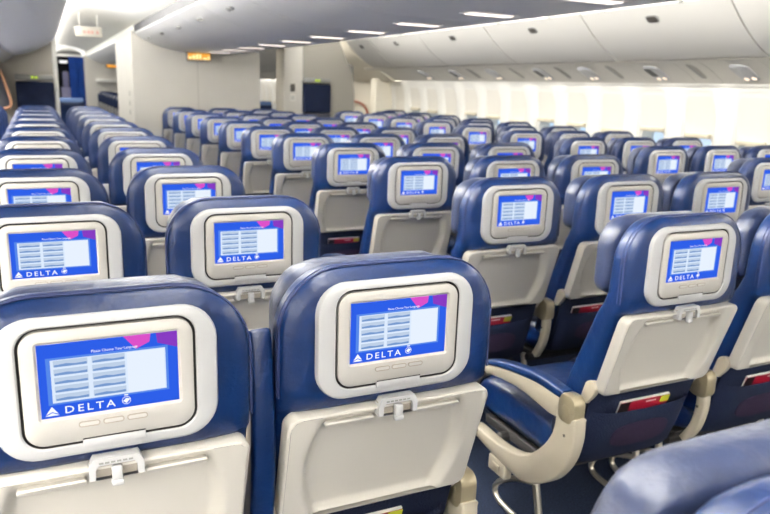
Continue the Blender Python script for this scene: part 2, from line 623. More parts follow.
for k, yy in enumerate(pys):
    psu_unit(yy, 'oval reading light unit under the window bins, %s one counted from the camera' % ORD[k], k % 2 == 1 or k == 1)
for k, yy in enumerate([3.55, 4.45, 5.42, 6.19, 7.02, 7.95]):
    x, z = psu_x(0.55)
    bm = bmesh.new()
    o = rrect(0.07, 0.27, 0.034)
    def L(u, v, d):
        return tuple(Vector((0, 1, 0)) * u + psu_d * v + psu_n * d)
    loft(bm, [[L(u, v, -0.02) for u, v in o], [L(u, v, 0.006) for u, v in o], [L(u * .8, v * .95, 0.009) for u, v in o]])
    for i in range(7):
        v = -0.1 + i * 0.033
        loft(bm, [[L(a, b + v, 0.009) for a, b in rrect(0.045, 0.012, 0.005, 3)], [L(a, b + v, 0.011) for a, b in rrect(0.045, 0.012, 0.005, 3)]], 1)
    o_ = build('air_vent', bm, [M['vent'], M['grey']], None, 35, (x, yy, z))
    tag(o_, 'slim grey air vent between reading light units, %s one counted from the camera' % ORD[k], 'air vent', 'slim vents under the window bins')

# ------------------------------------------------------------------ the bins over the middle block
CP = spl([(1.15, 2.065), (1.25, 1.995), (1.41, 1.93), (1.60, 1.88), (1.80, 1.858)], 4) + \
     [(1.95, 1.855), (2.36, 1.855)] + spl([(2.50, 1.87), (2.75, 1.915), (2.97, 1.985), (3.20, 2.075)], 4) + [(3.20, 2.11), (1.15, 2.11)]
cs = [-0.7, 0.4, 1.5, 2.6, 3.7, 4.8, 5.9, 7.0, 8.1, 9.2, 10.3]
cnt = 0
for a, b in zip(cs, cs[1:]):
    if b < 1.6:
        continue
    t = thing('overhead_bin', 'pale curved ceiling bin above the middle seat block, %s one counted from the camera' % ORD[cnt],
              'overhead bin', (2.18, (a + b) / 2, 1.86), 'overhead bins above the middle block')
    cnt += 1
    oy = (a + b) / 2
    bm = bmesh.new()
    extrude_y(bm, [(x - 2.18, z - 1.86) for x, z in CP], a + 0.006 - oy, b - 0.006 - oy)
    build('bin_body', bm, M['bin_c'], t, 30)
    for sx in (-1, 1):
        for du in (-0.045, 0.045):
            bm = bmesh.new()
            o = rrect(0.06, 0.035, 0.012, 4)
            c = Vector((sx * -0.0 + (1.262 - 2.18 if sx < 0 else 3.03 - 2.18), 0.0 + du, (1.988 if sx < 0 else 2.01) - 1.86))
            d1 = Vector((0.80, 0, -0.5)) if sx < 0 else Vector((0.88, 0, 0.40))
            d2 = Vector((-0.5, 0, -0.8)) if sx < 0 else Vector((0.40, 0, -0.88))
            loft(bm, [[tuple(c + Vector((0, 1, 0)) * u + d1 * v + d2 * -0.02) for u, v in o],
                      [tuple(c + Vector((0, 1, 0)) * u + d1 * v + d2 * 0.012) for u, v in o]])
            build('latch', bm, M['grey'], t)
bm = bmesh.new()
extrude_y(bm, CP, Y0, 0.395)
struct('trim_11', bm, M['bin_c'])
bm = bmesh.new()
extrude_y(bm, CP, 12.61, 21.99)
struct('trim_12', bm, M['bin_c'])
# dark joint between these bins and the ceiling
bm = bmesh.new()
box(bm, 1.143, 3.205, Y0, 10.29, 2.082, 2.17)
struct('trim_13', bm, M['dark'])
bm = bmesh.new()
box(bm, 1.175, 3.18, 10.3, Y1, 2.11, 2.2)
struct('trim_14', bm, M['ceil'])

# light bars across the underside of those bins, one to a seat row
for k in range(10):
    yy = 2.48 + 0.792 * k
    bm = bmesh.new()
    o = rrect(0.30, 0.13, 0.02, 3)
    loft(bm, [[(x, y_, -0.0006) for x, y_ in o], [(x, y_, -0.006) for x, y_ in o]])
    t = build('reading_light', bm, M['bin_c'], None, 35, (2.12, yy, 1.855))
    tag(t, 'white light bar across the middle ceiling bins, %s one counted from the camera' % ORD[k], 'reading light', 'light bars under the middle bins')
    bm = bmesh.new()
    o = rrect(0.265, 0.085, 0.015, 3)
    loft(bm, [[(x, y_, -0.004) for x, y_ in o], [(x, y_, -0.0085) for x, y_ in o]])
    build('lens', bm, M['read'], t)

# ------------------------------------------------------------------ bin on the other side of the cabin
LP = spl([(0.20, 2.02), (0.185, 1.96), (0.13, 1.905), (0.05, 1.845), (-0.06, 1.785), (-0.18, 1.74), (-0.29, 1.715)], 4) + [(-0.85, 1.80), (-0.85, 2.12), (0.16, 2.12)]
k = 0
for a, b in ((-1.0, 1.1), (1.1, 3.2), (3.2, 5.3), (5.3, 7.4), (7.4, 9.5), (9.5, 10.3)):
    if b < 3.0:
        bm = bmesh.new()
        extrude_y(bm, LP, a if a > 0 else Y0, b - 0.003)
        struct('trim_%d' % (15 + k), bm, M['bin_c'])
    else:
        bm = bmesh.new()
        extrude_y(bm, [(x + 0.3, z - 1.72) for x, z in LP], a + 0.003 - (a + b) / 2, b - 0.003 - (a + b) / 2)
        o_ = build('overhead_bin', bm, M['bin_c'], None, 30, (-0.3, (a + b) / 2, 1.72))
        tag(o_, 'smooth overhead bin above the seats on the curtain side, %s one from camera' % ORD[k - 1], 'overhead bin', 'overhead bins on the curtain side')
    k += 1
bm = bmesh.new()
extrude_y(bm, [(-0.31, 1.705), (-0.42, 1.62), (-0.74, 1.60), (-0.74, 1.64), (-0.40, 1.76)], Y0, 10.3)
struct('trim_21', bm, M['psu'])

# ------------------------------------------------------------------ the front of the cabin
BY = 10.3
# bulkhead at the curtain side
bm = bmesh.new()
box(bm, LX, 0.135, BY, BY + 0.05, 0, 2.24)
struct('wall_front_left', bm, M['bulk'])
bm = bmesh.new()
box(bm, 0.135, 0.185, BY - 0.01, BY + 0.07, 0, 2.2, 0, 0.008)
struct('trim_22', bm, M['ceil'])

def jump_seat(x0, x1, z0, z1, yw, label):
    t = thing('jump_seat', label, 'crew seat', ((x0 + x1) / 2, yw, 0))
    hw = (x1 - x0) / 2
    bm = bmesh.new()
    plate(bm, rrect(2 * hw, z1 - z0, 0.025, 4, 0, (z0 + z1) / 2), -0.10, 0.0, 0, 0.012)
    build('back_cushion', bm, M['fabric'], t)
    bm = bmesh.new()
    plate(bm, rrect(2 * hw - 0.03, z0 - 0.42, 0.02, 4, 0, (z0 + 0.40) / 2), -0.13, 0.0, 0, 0.01)
    build('folded_seat', bm, M['strap'], t)
    bm = bmesh.new()
    box(bm, -hw, hw, -0.08, 0, z1 + 0.02, z1 + 0.09, 0, 0.008)
    build('header_rail', bm, M['grey'], t)
    bm = bmesh.new()
    for dx in (-0.022, 0.022):
        box(bm, dx - 0.015, dx + 0.015, -0.088, -0.079, z1 + 0.04, z1 + 0.07)
    build('indicator', bm, M['green'], t)
    return t
jump_seat(-0.31, 0.13, 1.03, 1.40, BY - 0.002, 'navy folded crew seat with green indicator, on the wall beside the blue curtain')

# dark cover with a tan edge at the sidewall by the last rows
edge = spl([(-0.46, 1.54), (-0.425, 1.42), (-0.385, 1.26), (-0.365, 1.15), (-0.39, 1.09), (-0.46, 1.07)], 4)
bm = bmesh.new()
ring = edge + [(-0.80, 1.07), (-0.80, 1.56)]
loft(bm, [[(x, y, z) for x, z in ring] for y in (9.98, 10.06)])
o_ = build('garment_cover', bm, M['strap'])
tag(o_, 'dark hanging cover with tan curved edge beside the last rows at the sidewall', 'cover')
bm = bmesh.new()
tube(bm, [(x, 9.975, z) for x, z in edge], 0.016, 0, 8, 1)
build('edge_trim', bm, M['tan'], o_)
bm = bmesh.new()
tube(bm, [(-0.70, 10.02, 1.55), (-0.72, 10.02, 1.70)], 0.01, 0, 8, 1)
build('hook', bm, M['grey'], o_)

# closet block facing the middle seats
PZ = [(1.12, 2.10)] + [(x, z - 0.004) for x, z in CP[:-2]] + [(2.86, 2.10)]
bm = bmesh.new()
prof = [(x, z) for x, z in CP[:-2] if x <= 2.82]
ring = [(1.10, 0.0), (1.10, 2.10)] + [(x, z) for x, z in prof if x > 1.11] + [(2.84, prof[-1][1]), (2.84, 0.0)]
loft(bm, [[(x, y, z) for x, z in ring] for y in (BY, 12.6)], 0)
struct('wall_partition', bm, M['part'])
bm = bmesh.new()
box(bm, 1.955, 1.96, BY - 0.003, BY, 0, 1.85)
struct('trim_23', bm, M['bulk'])
bm = bmesh.new()
for i in range(3):
    plate(bm, rrect(0.05, 0.07, 0.01, 3, 0.0, 1.28 - i * 0.13), -0.004, 0.0)
o_ = build('wall_placard', bm, M['grey'], None, 35, (1.095, 10.75, 0))
o_.rotation_euler.z = -PI / 2
tag(o_, 'three small grey placards down the aisle side of the white closet block', 'placard')

# glowing amber sign hung under the bins
t = thing('exit_sign', 'glowing amber sign hung under the middle bins at the white partition', 'sign', (1.95, BY - 0.14, 1.80))
bm = bmesh.new()
box(bm, -0.165, 0.165, -0.03, 0.06, -0.05, 0.055, 0, 0.008)
build('sign_case', bm, M['grey'], t)
bm = bmesh.new()
box(bm, -0.15, 0.15, -0.035, -0.029, -0.04, 0.045)
build('sign_face', bm, M['amber'], t)
bm = bmesh.new()
for a, b, c, d in ((-0.14, -0.10, -0.035, 0.0), (-0.09, -0.05, -0.035, 0.02), (-0.04, -0.01, -0.035, 0.035), (0.0, 0.03, -0.03, 0.035), (0.05, 0.11, -0.035, -0.01), (0.12, 0.14, -0.035, 0.015)):
    box(bm, a, b, -0.037, -0.0345, c, d)
build('sign_marks', bm, M['amber_hot'], t)

# white sign box hanging from the ceiling of the curtain aisle
t = thing('hanging_sign', 'white sign box under the aisle ceiling before the blue curtain', 'sign', (0.645, 11.4, 2.20))
bm = bmesh.new()
box(bm, -0.18, 0.18, -0.05, 0.05, -0.16, -0.02, 0, 0.012)
build('sign_case', bm, M['part'], t)
for a, b in ((-0.08, -0.04), (-0.02, 0.015), (0.03, 0.06), (0.10, 0.13)):
    bm = bmesh.new()
    box(bm, a, b, -0.053, -0.049, -0.115, -0.075)
    build('sign_mark', bm, M['pinkish'], t)
bm = bmesh.new()
for dx in (-0.12, 0.12):
    box(bm, dx - 0.006, dx + 0.006, -0.006, 0.006, -0.03, 0.16)
build('hanger', bm, M['ceil'], t)

# the next cabin: its partition, sign, doorway and curtain far ahead
PY2 = 22.0
bm = bmesh.new()
ring = [(1.08, 0.0), (1.08, 2.10)] + [(x, z) for x, z in prof if x > 1.11] + [(2.84, prof[-1][1]), (2.84, 0.0)]
loft(bm, [[(x, y, z) for x, z in ring] for y in (PY2, PY2 + 0.1)], 0)
struct('wall_partition_forward', bm, M['part'])
t = thing('exit_sign', 'tiny amber sign on the far wall past the white closet block', 'sign', (1.95, PY2 - 0.12, 1.84))
bm = bmesh.new()
box(bm, -0.32, 0.22, -0.03, 0.05, -0.06, 0.05, 0, 0.008)
build('sign_case', bm, M['grey'], t)
bm = bmesh.new()
box(bm, -0.29, 0.19, -0.035, -0.029, -0.05, 0.045)
build('sign_face', bm, M['amber'], t)
bm = bmesh.new()
box(bm, 1.36, 1.9, PY2 - 0.18, PY2, 1.38, 1.47, 0, 0.012)
tag(build('wall_shelf', bm, M['ceil']), 'small white ledge on the far wall past the white closet block', 'shelf')
DY = 23.0
bm = bmesh.new()
box(bm, -1.0, 0.30, DY, DY + 0.06, 0, 2.5)
box(bm, 1.16, 1.4, DY, DY + 0.06, 0, 2.5)
box(bm, 0.30, 1.16, DY, DY + 0.06, 2.06, 2.5)
struct('wall_doorway', bm, M['ceil'])
bm = bmesh.new()
arc = [(0.33 + 0.82 * (0.5 - 0.5 * math.cos(PI * i / 18)), 2.06 + 0.30 * math.sin(PI * i / 18)) for i in range(19)]
tube(bm, [(x, DY - 0.02, z) for x, z in arc], 0.055, 0, 8, 1)
struct('trim_24', bm, glow('arch_frame_glow', (255, 252, 246), 1.3))  # white arch frame given a glow of its own
bm = bmesh.new()
extrude_y(bm, [(0.36, 2.13)] + [(0.38 + 0.72 * (0.5 - 0.5 * math.cos(PI * i / 10)), 2.13 + 0.10 * math.sin(PI * i / 10)) for i in range(11)] + [(1.11, 2.13)], DY - 0.012, DY)
struct('trim_25', bm, M['grey'])
bm = bmesh.new()
box(bm, -1.0, 1.6, DY + 1.8, DY + 1.86, 0, 2.3)
struct('wall_far_galley', bm, M['dark'])
bm = bmesh.new()
n = 48
pts = [(0.72 + 0.42 * i / n, DY - 0.05 + 0.022 * math.sin(i * 1.5)) for i in range(n + 1)]
ring = pts + [(x, y_ + 0.01) for x, y_ in pts[::-1]]
loft(bm, [[(x, y_, z) for x, y_ in ring] for z in (0.06, 2.06)], 0)
tag(build('curtain', bm, M['curtain'], None, 60), 'blue pleated curtain half drawn across the far galley doorway', 'curtain')
t = thing('galley_lamp', 'small white oval lamp in the dark opening beside the blue curtain', 'lamp', (0.60, DY + 0.8, 1.93))
bm = bmesh.new()
tube(bm, [(-0.11, 0, 0), (0.11, 0, 0)], 0.04, 0, 8, 1)
build('lamp_bulb', bm, M['lampw'], t)
bm = bmesh.new()
box(bm, -0.14, 0.14, -0.03, 0.03, 0.035, 0.37, 0, 0.005)
build('lamp_stem', bm, M['dark'], t)
bm = bmesh.new()
box(bm, 0.50, 0.78, DY + 1.2, DY + 1.5, 0, 1.2, 0, 0.03)
box(bm, 0.56, 0.74, DY + 1.25, DY + 1.45, 1.2, 1.66, 0, 0.05)
tag(build('galley_equipment', bm, mat('pale_lilac', (190, 186, 226), 0.4)), 'pale lilac equipment seen inside the dark galley opening', 'equipment')

# window-side bulkhead, narrow panel and exit door
bm = bmesh.new()
ring = [(3.455, 0), (3.455, 2.22), (4.02, 2.22), (4.04, 2.13), (4.16, 1.86), (4.26, 1.65), (4.30, 1.35), (4.30, 0)]
loft(bm, [[(x, y, z) for x, z in ring] for y in (10.25, 10.31)], 0)
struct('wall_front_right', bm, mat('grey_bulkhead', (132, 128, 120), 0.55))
bm = bmesh.new()
box(bm, 3.17, 3.455, 10.2, 10.6, 0, 2.22, 0, 0.01)
struct('wall_front_middle', bm, M['part'])
bm = bmesh.new()
plate(bm, rrect(0.07, 0.11, 0.006, 2, 3.30, 1.43), 10.193, 10.2, 0, 0.001)
tag(build('wall_handset', bm, M['slot']), 'small dark switch panel on the narrow panel beside the window-side crew seat', 'switch panel')
bm = bmesh.new()
plate(bm, rrect(0.08, 0.09, 0.006, 2, 3.30, 1.29), 10.193, 10.2, 0, 0.001)
plate(bm, rrect(0.06, 0.012, 0.002, 2, 3.30, 1.275), 10.191, 10.1935, 1, 0.0005)
plate(bm, rrect(0.06, 0.012, 0.002, 2, 3.30, 1.305), 10.191, 10.1935, 1, 0.0005)
tag(build('wall_placard', bm, [M['paper'], M['grey']]), 'white placard with grey lines below the small dark switch panel', 'placard')
jump_seat(3.465, 3.88, 1.08, 1.49, 10.248, 'navy folded crew seat on the grey wall next to the exit door')

bm = bmesh.new()
zs = [0, 0.62, 1.0, 1.25, 1.4, 1.55, 1.7, 1.85, 2.0]
loft(bm, [[(wall_x(z) - 0.06, y, z) for z in zs] for y in (11.3, 12.9)], 0, False, False)
d1 = struct('door_1', bm, M['doorp'], angle=60)
bm = bmesh.new()
arcp = [(5.17, 12.78, 1.10), (5.17, 12.55, 1.18), (5.17, 12.28, 1.215), (5.17, 12.02, 1.19), (5.17, 11.82, 1.13), (5.17, 11.70, 1.03), (5.19, 11.68, 0.9)]
tube(bm, arcp, 0.02, 0, 8, 2)
build('door_handle', bm, mat('rust_handle', (150, 78, 54), 0.5), d1)
bm = bmesh.new()
box(bm, 5.0, 5.4, 11.0, 11.22, 0, 1.62, 0, 0.02)
box(bm, 5.0, 5.4, 12.95, 13.1, 0, 1.62, 0, 0.02)
struct('trim_26', bm, M['doorp'])
bm = bmesh.new()
ring = [(4.29, 2.16), (4.36, 2.03), (4.52, 1.90), (4.74, 1.80), (4.95, 1.68), (5.10, 1.58), (5.3, 1.58), (5.3, 2.2), (4.3, 2.2)]
loft(bm, [[(x, y, z) for x, z in ring] for y in (10.57, 12.2)], 0)
struct('trim_27', bm, M['doorp'])
bm = bmesh.new()
prism_x(bm, ccw([(0, 0), (0, 0.22), (0.10, 0.26), (0.16, 0.1), (0.12, 0)]), -0.03, 0.03, 0, 0.006)
o_ = build('assist_handle', bm, M['grey'], None, 35, (4.30, 10.38, 1.55))
o_.parent = None
tag(o_, 'grey assist handle at the edge of the grey wall by the exit door', 'handle')

# ------------------------------------------------------------------ the seat
def section(hw, yc, hd, z, n=36, e=4.5, ed=None):
    pts = []
    for i in range(n):
        a = 2 * PI * i / n
        c, s = math.cos(a), math.sin(a)
        k = (abs(c) ** e + abs(s) ** e) ** (-1 / e)
        pts.append((hw * c * k, yc + hd * s * k, z))
    return pts

def interp(tab, z):
    for (z0, *a), (z1, *b) in zip(tab, tab[1:]):
        if z0 <= z <= z1:
            t = (z - z0) / (z1 - z0)
            return [p + (q - p) * t for p, q in zip(a, b)]
    return list(tab[-1][1:])

def top_round(z, ztop, r):
    d = z - (ztop - r)
    return 0 if d <= 0 else r - math.sqrt(max(0, r * r - d * d))

SEAT_HW = 0.226
def seat_prototype():
    t = thing('airline_seat', 'seat', 'seat')
    # backrest: one padded leather shell. rear face y, front face y by height
    tab = [(0.38, 0.165, 0.30), (0.60, 0.102, 0.235), (0.72, 0.068, 0.185), (0.858, 0.026, 0.125), (0.882, 0.0, 0.112), (0.92, 0.0, 0.094), (1.08, 0.0, 0.080), (1.16, 0.002, 0.078)]
    bm = bmesh.new()
    rings = []
    zs = [0.40, 0.42, 0.5, 0.6, 0.7, 0.78, 0.84, 0.858, 0.87, 0.882, 0.92, 0.98, 1.02] + [1.141 - 0.121 * (1 - math.sin(PI / 2 * i / 9)) for i in range(1, 10)]
    for z in zs:
        y0, y1 = interp(tab, z)
        hw = SEAT_HW - 0.115 * 0 - top_round(z, 1.143, 0.125)
        rt = top_round(z, 1.143, 0.032)
        if z < 0.42:
            hw -= 0.012
        hw = max(hw, 0.03)
        rings.append(section(hw, (y0 + y1) / 2, max(0.004, (y1 - y0) / 2 - rt), z, 40, 5.0))
    loft(bm, rings)
    build('backrest', bm, M['leather'], t, 80)
    # stitched seams that follow the rear edge of the head section
    bk = t.children[0]
    bm = bmesh.new()
    def edge_pts(d, yy):
        pts = []
        r = 0.125 - d
        for zz in (0.90, 0.95, 1.0):
            pts.append((-(SEAT_HW - d), yy, zz))
        for i in range(9):
            a = PI - PI / 2 * i / 8
            pts.append((-(SEAT_HW - 0.125) + r * math.cos(a), yy, 1.143 - 0.125 + r * math.sin(a)))
        return pts + [(-x, y_, z) for x, y_, z in pts[::-1]]
    tube(bm, edge_pts(-0.0005, 0.022), 0.0022, 0, 5, 1)
    tube(bm, edge_pts(-0.0005, 0.034), 0.0016, 0, 5, 1)
    build('seam', bm, M['thread'], bk)
    # headrest pad in front of the shell
    bm = bmesh.new()
    rings = []
    for i in range(19):
        z = 0.900 + (1.129 - 0.900) * i / 18
        up = top_round(z, 1.130, 0.095)
        lo = top_round(0.900 + 1.129 - z, 1.130, 0.045)
        hw = 0.208 - max(up, lo)
        rt = max(top_round(z, 1.130, 0.035), top_round(0.900 + 1.129 - z, 1.130, 0.03))
        y0, y1 = 0.092, 0.092 + 0.085
        rings.append(section(max(hw, 0.03), (y0 + y1) / 2, max(0.004, 0.0425 - rt), z, 36, 4.0))
    loft(bm, rings)
    build('headrest', bm, M['leather_pad'], t, 80)
    # surround of the screen: raised rim and dark recess
    bm = bmesh.new()
    nn = 8
    o0 = rrect(0.328, 0.226, 0.058, nn, 0, 1.0045)
    o1 = rrect(0.322, 0.220, 0.055, nn, 0, 1.0045)
    o2 = rrect(0.306, 0.209, 0.050, nn, 0, 1.0048)
    i2 = rrect(0.262, 0.195, 0.034, nn, 0, 1.0085)
    i1 = rrect(0.257, 0.191, 0.032, nn, 0, 1.0085)
    loft(bm, [[(x, 0.012, z) for x, z in o0], [(x, -0.004, z) for x, z in o0], [(x, -0.010, z) for x, z in o1],
              [(x, -0.013, z) for x, z in o2], [(x, -0.0135, z) for x, z in i2], [(x, -0.011, z) for x, z in i1]], 0, False)
    loft(bm, [[(x, -0.011, z) for x, z in i1], [(x, -0.0035, z) for x, z in i1]], 1, False)
    f = bm.faces.new([bm.verts.new((x, -0.0035, z)) for x, z in i1])
    f.material_index = 1
    build('screen_surround', bm, [M['cream'], M['gap']], t, 40)
    # monitor
    bm = bmesh.new()
    m0 = rrect(0.248, 0.182, 0.028, nn, 0, 1.0085)
    m1 = rrect(0.242, 0.176, 0.026, nn, 0, 1.0085)
    q0 = rrect(0.209, 0.1255, 0.006, nn, 0, 1.0205)
    q1 = rrect(0.202, 0.1185, 0.003, nn, 0, 1.0205)
    loft(bm, [[(x, -0.003, z) for x, z in m0], [(x, -0.0125, z) for x, z in m0], [(x, -0.015, z) for x, z in m1],
              [(x, -0.0155, z) for x, z in q0], [(x, -0.0115, z) for x, z in q1]], 0, False)
    f = bm.faces.new([bm.verts.new((x, -0.0115, z)) for x, z in q1])
    f.material_index = 0
    mon = build('monitor', bm, M['cream_dark'], t, 40)
    # screen with its picture
    bm = bmesh.new()
    W, H, CZ = 0.2006, 0.1168, 1.0205
    def P(u, v, d):
        return (-W / 2 + W * u, -0.0118 - d * 0.0002, CZ + H / 2 - H * v)
    def R(u0, v0, u1, v1, d, mi):
        quad(bm, [P(u0, v0, d), P(u1, v0, d), P(u1, v1, d), P(u0, v1, d)], mi)
    R(0, 0, 1, 1, 0, 0)
    quad(bm, [P(.60, 0, 1), P(.80, 0, 1), P(.79, .11, 1), P(.69, .19, 1)], 5)
    quad(bm, [P(.84, 0, 1), P(1, 0, 1), P(1, .23, 1), P(.90, .17, 1), P(.85, .14, 1)], 6)
    R(.055, .185, .925, .825, 2, 1)
    R(.085, .215, .905, .80, 3, 2)
    R(.62, .225, .895, .79, 4, 3)
    for c0 in (.105, .37):
        for r in range(5):
            v = .225 + r * .115
            R(c0, v, c0 + .235, v + .085, 5, 4)
            quad(bm, [P(c0 + .005, v + .085, 6), P(c0 + .23, v + .085, 6), P(c0 + .23, v + .05, 6), P(c0 + .15, v + .058, 6), P(c0 + .09, v + .045, 6), P(c0 + .005, v + .058, 6)], 7)
    add_text(bm, 'Please Choose Your Language', 0.0062, -W / 2 + W * .37, CZ + H / 2 - H * .168, -0.0118 - 7 * .0002, 8, W * .33)
    add_text(bm, 'DELTA', 0.0165, -W / 2 + W * .165, CZ + H / 2 - H * .955, -0.0118 - 7 * .0002, 8, W * .355, 0.0001, 1.35)
    quad(bm, [P(.075, .84, 7), P(.118, .945, 7), P(.075, .912, 7), P(.032, .945, 7)], 8)
    quad(bm, [P(.075, .925, 7), P(.125, .965, 7), P(.025, .965, 7)], 8)
    e0 = [(-W / 2 + W * .60 + 0.0066 * math.cos(2 * PI * i / 16), CZ + H / 2 - H * .895 + 0.0066 * math.sin(2 * PI * i / 16)) for i in range(16)]
    e1 = [(-W / 2 + W * .60 + 0.0058 * math.cos(2 * PI * i / 16), CZ + H / 2 - H * .895 + 0.0058 * math.sin(2 * PI * i / 16)) for i in range(16)]
    loft(bm, [[(x, -0.0132, z) for x, z in e0], [(x, -0.0132, z) for x, z in e1]], 8, False)
    quad(bm, [P(.575, .90, 7), P(.60, .86, 7), P(.628, .88, 7), P(.60, .935, 7)], 8)
    R(.585, .81, .615, .825, 7, 8)
    # the picture must face the rear of the seat: keep the winding as built
    me = bpy.data.meshes.new('screen')
    bm.to_mesh(me)
    bm.free()
    for k in ('s_blue', 's_deep', 's_white', 's_pane', 's_row', 's_pink', 's_purple', 's_bar', 's_text'):
        me.materials.append(M[k])
    so = bpy.data.objects.new('screen', me)
    COL.objects.link(so)
    so.parent = mon
    for dx in (-0.035, 0.0, 0.035):
        bm = bmesh.new()
        a = rrect(0.031, 0.0095, 0.0045, 4, dx, 0.9465)
        b = rrect(0.0275, 0.006, 0.0028, 4, dx, 0.9465)
        loft(bm, [[(x, -0.0150, z) for x, z in a], [(x, -0.0168, z) for x, z in a], [(x, -0.0168, z) for x, z in b]], 0, False)
        loft(bm, [[(x, -0.0168, z) for x, z in b], [(x, -0.0162, z) for x, z in b]], 1)
        build('button', bm, [M['line'], M['cream_dark']], mon)
    bm = bmesh.new()
    plate(bm, rrect(0.092, 0.016, 0.004, 3, 0.0, 0.9145), -0.0175, -0.011, 0, 0.002)
    box(bm, -0.046, 0.046, -0.0178, -0.0165, 0.9215, 0.9232, 1)
    build('release_tab', bm, [M['cream'], M['gap']], mon)
    # tray table
    bm = bmesh.new()
    zt, zb = 0.869, 0.604
    ht, hb = 0.217, 0.214
    def tilt_y(z):
        return 0.002 + (zt - z) * 0.30
    out = []
    r = 0.024
    for cx, cz, a0 in ((ht - r, zt - r, 0), (-(ht - r), zt - r, PI / 2), (-(hb - r), zb + r, PI), (hb - r, zb + r, 1.5 * PI)):
        for i in range(6):
            a = a0 + PI / 2 * i / 5
            out.append((cx + r * math.cos(a), cz + r * math.sin(a)))
    zc = (zt + zb) / 2
    def shift(fr, kx=1.0, kz=1.0):
        return [(x * kx, tilt_y(zc + (z - zc) * kz) + fr, zc + (z - zc) * kz) for x, z in out]
    loft(bm, [shift(0.022), shift(-0.010), shift(-0.0145, .993, .988), shift(-0.0165, .975, .962)], 0, False)
    # the face: raised cheeks that roll into a shallow recess with bowed sides
    def ss(t):
        t = min(1, max(0, t))
        return t * t * (3 - 2 * t)
    NXG, NZG = 64, 26
    grid = []
    for j in range(NZG + 1):
        v = j / NZG
        z = zb + 0.0055 + (zt - zb - 0.011) * v
        xin = 0.122 + 0.036 * math.sin(PI * min(1, max(0, v * 0.9 + 0.04)))
        row = []
        for i in range(NXG + 1):
            d = min(z - zb, zt - z) - 0.005
            ins = 0.020 - math.sqrt(max(0, 0.020 ** 2 - (0.020 - d) ** 2)) if d < 0.020 else 0
            hx = 0.2112 - (1 - v) * 0.003 - ins
            x = -hx + 2 * hx * i / NXG
            rim = ss((abs(x) - xin) / 0.022)
            top = ss((v - 0.875) / 0.06)
            bot = ss((0.05 - v) / 0.05)
            hgt = max(rim, top * 0.6, bot * 0.5)
            row.append(bm.verts.new((x, tilt_y(z) - 0.0168 + 0.027 * (1 - hgt), z)))
        grid.append(row)
    for j in range(NZG):
        for i in range(NXG):
            bm.faces.new((grid[j][i], grid[j][i + 1], grid[j + 1][i + 1], grid[j + 1][i]))
    for s in (-1, 1):
        rr = rrect(0.100, 0.012, 0.0055, 4, s * 0.094, zt - 0.026)
        loft(bm, [[(x, tilt_y(z) - 0.004, z) for x, z in rr], [(x, tilt_y(z) - 0.0165, z) for x, z in rr],
                  [(s * 0.094 + (x - s * 0.094) * .96, tilt_y(z) - 0.0185, zt - 0.026 + (z - zt + 0.026) * .55) for x, z in rr]], 0)
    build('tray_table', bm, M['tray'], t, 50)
    # latch that holds the tray
    bm = bmesh.new()
    a = [(-0.041, 0.850), (-0.041, 0.872), (-0.034, 0.885), (0.034, 0.885), (0.041, 0.872), (0.041, 0.850)]
    b = [(-0.031, 0.850), (-0.031, 0.867), (-0.027, 0.8735), (0.027, 0.8735), (0.031, 0.867), (0.031, 0.850)]
    loft(bm, [[(x, 0.0, z) for x, z in a], [(x, -0.021, z) for x, z in a], [(x, -0.021, z) for x, z in b], [(x, -0.004, z) for x, z in b]], 0, False)
    box(bm, -0.040, 0.040, -0.012, 0.0, 0.850, 0.876, 1)  # darker backing stands in for the shade inside the latch
    la = build('tray_latch', bm, [M['cream'], M['line']], t)
    bm = bmesh.new()
    box(bm, -0.008, 0.008, -0.027, -0.012, 0.842, 0.870, 0, 0.003)
    box(bm, -0.0095, 0.0095, -0.029, -0.014, 0.838, 0.849, 0, 0.003)
    build('latch_tongue', bm, M['cream'], la)
    bm = bmesh.new()
    for i in range(6):
        box(bm, -0.026 + i * 0.0088, -0.026 + i * 0.0088 + 0.0065, -0.0215, -0.0205, 0.8765, 0.8795)
    build('latch_marks', bm, M['grey'], la)
    # literature pocket: flat back panel and the pouch in front of it
    bm = bmesh.new()
    def pb(z):
        return 0.100 + (0.605 - z) * 0.30
    rings = [[(-0.212, pb(z), z), (-0.205, pb(z) - 0.006, z), (0, pb(z) - 0.008, z), (0.205, pb(z) - 0.006, z), (0.212, pb(z), z), (0.20, pb(z) + 0.02, z), (-0.20, pb(z) + 0.02, z)] for z in (0.34, 0.42, 0.50, 0.56, 0.600, 0.612)]
    loft(bm, rings)
    pk = build('seat_pocket', bm, M['fabric'], t, 60)
    bm = bmesh.new()
    nx = 16
    rows = [(0.335, -0.012, 0.010), (0.37, -0.020, 0.016), (0.43, -0.024, 0.020), (0.49, -0.022, 0.020), (0.525, -0.020, 0.018), (0.534, -0.017, 0.016), (0.528, -0.014, 0.014)]
    rings = []
    for z, off, bl in rows:
        rr = []
        for i in range(nx + 1):
            u = -1 + 2 * i / nx
            sag = 0.008 * (1 - u * u) if z > 0.5 else 0
            rr.append((0.208 * u, pb(z) + off - bl * (1 - u ** 4) + (0.012 - off) * u ** 12, z - sag))
        rings.append(rr)
    loft(bm, rings, 0, False, False)
    build('pouch', bm, M['fabric'], pk, 70)
    bm = bmesh.new()
    oo = []
    for i in range(28):
        a = 2 * PI * i / 28
        c, s = math.cos(a), math.sin(a)
        kk = (abs(c) ** 3 + abs(s) ** 3) ** (-1 / 3)
        oo.append((0.115 * c * kk, 0.436 + 0.045 * s * kk))
    def py(x, z):
        return pb(z) - 0.0245 - 0.0200 * (1 - (x / 0.208) ** 4)
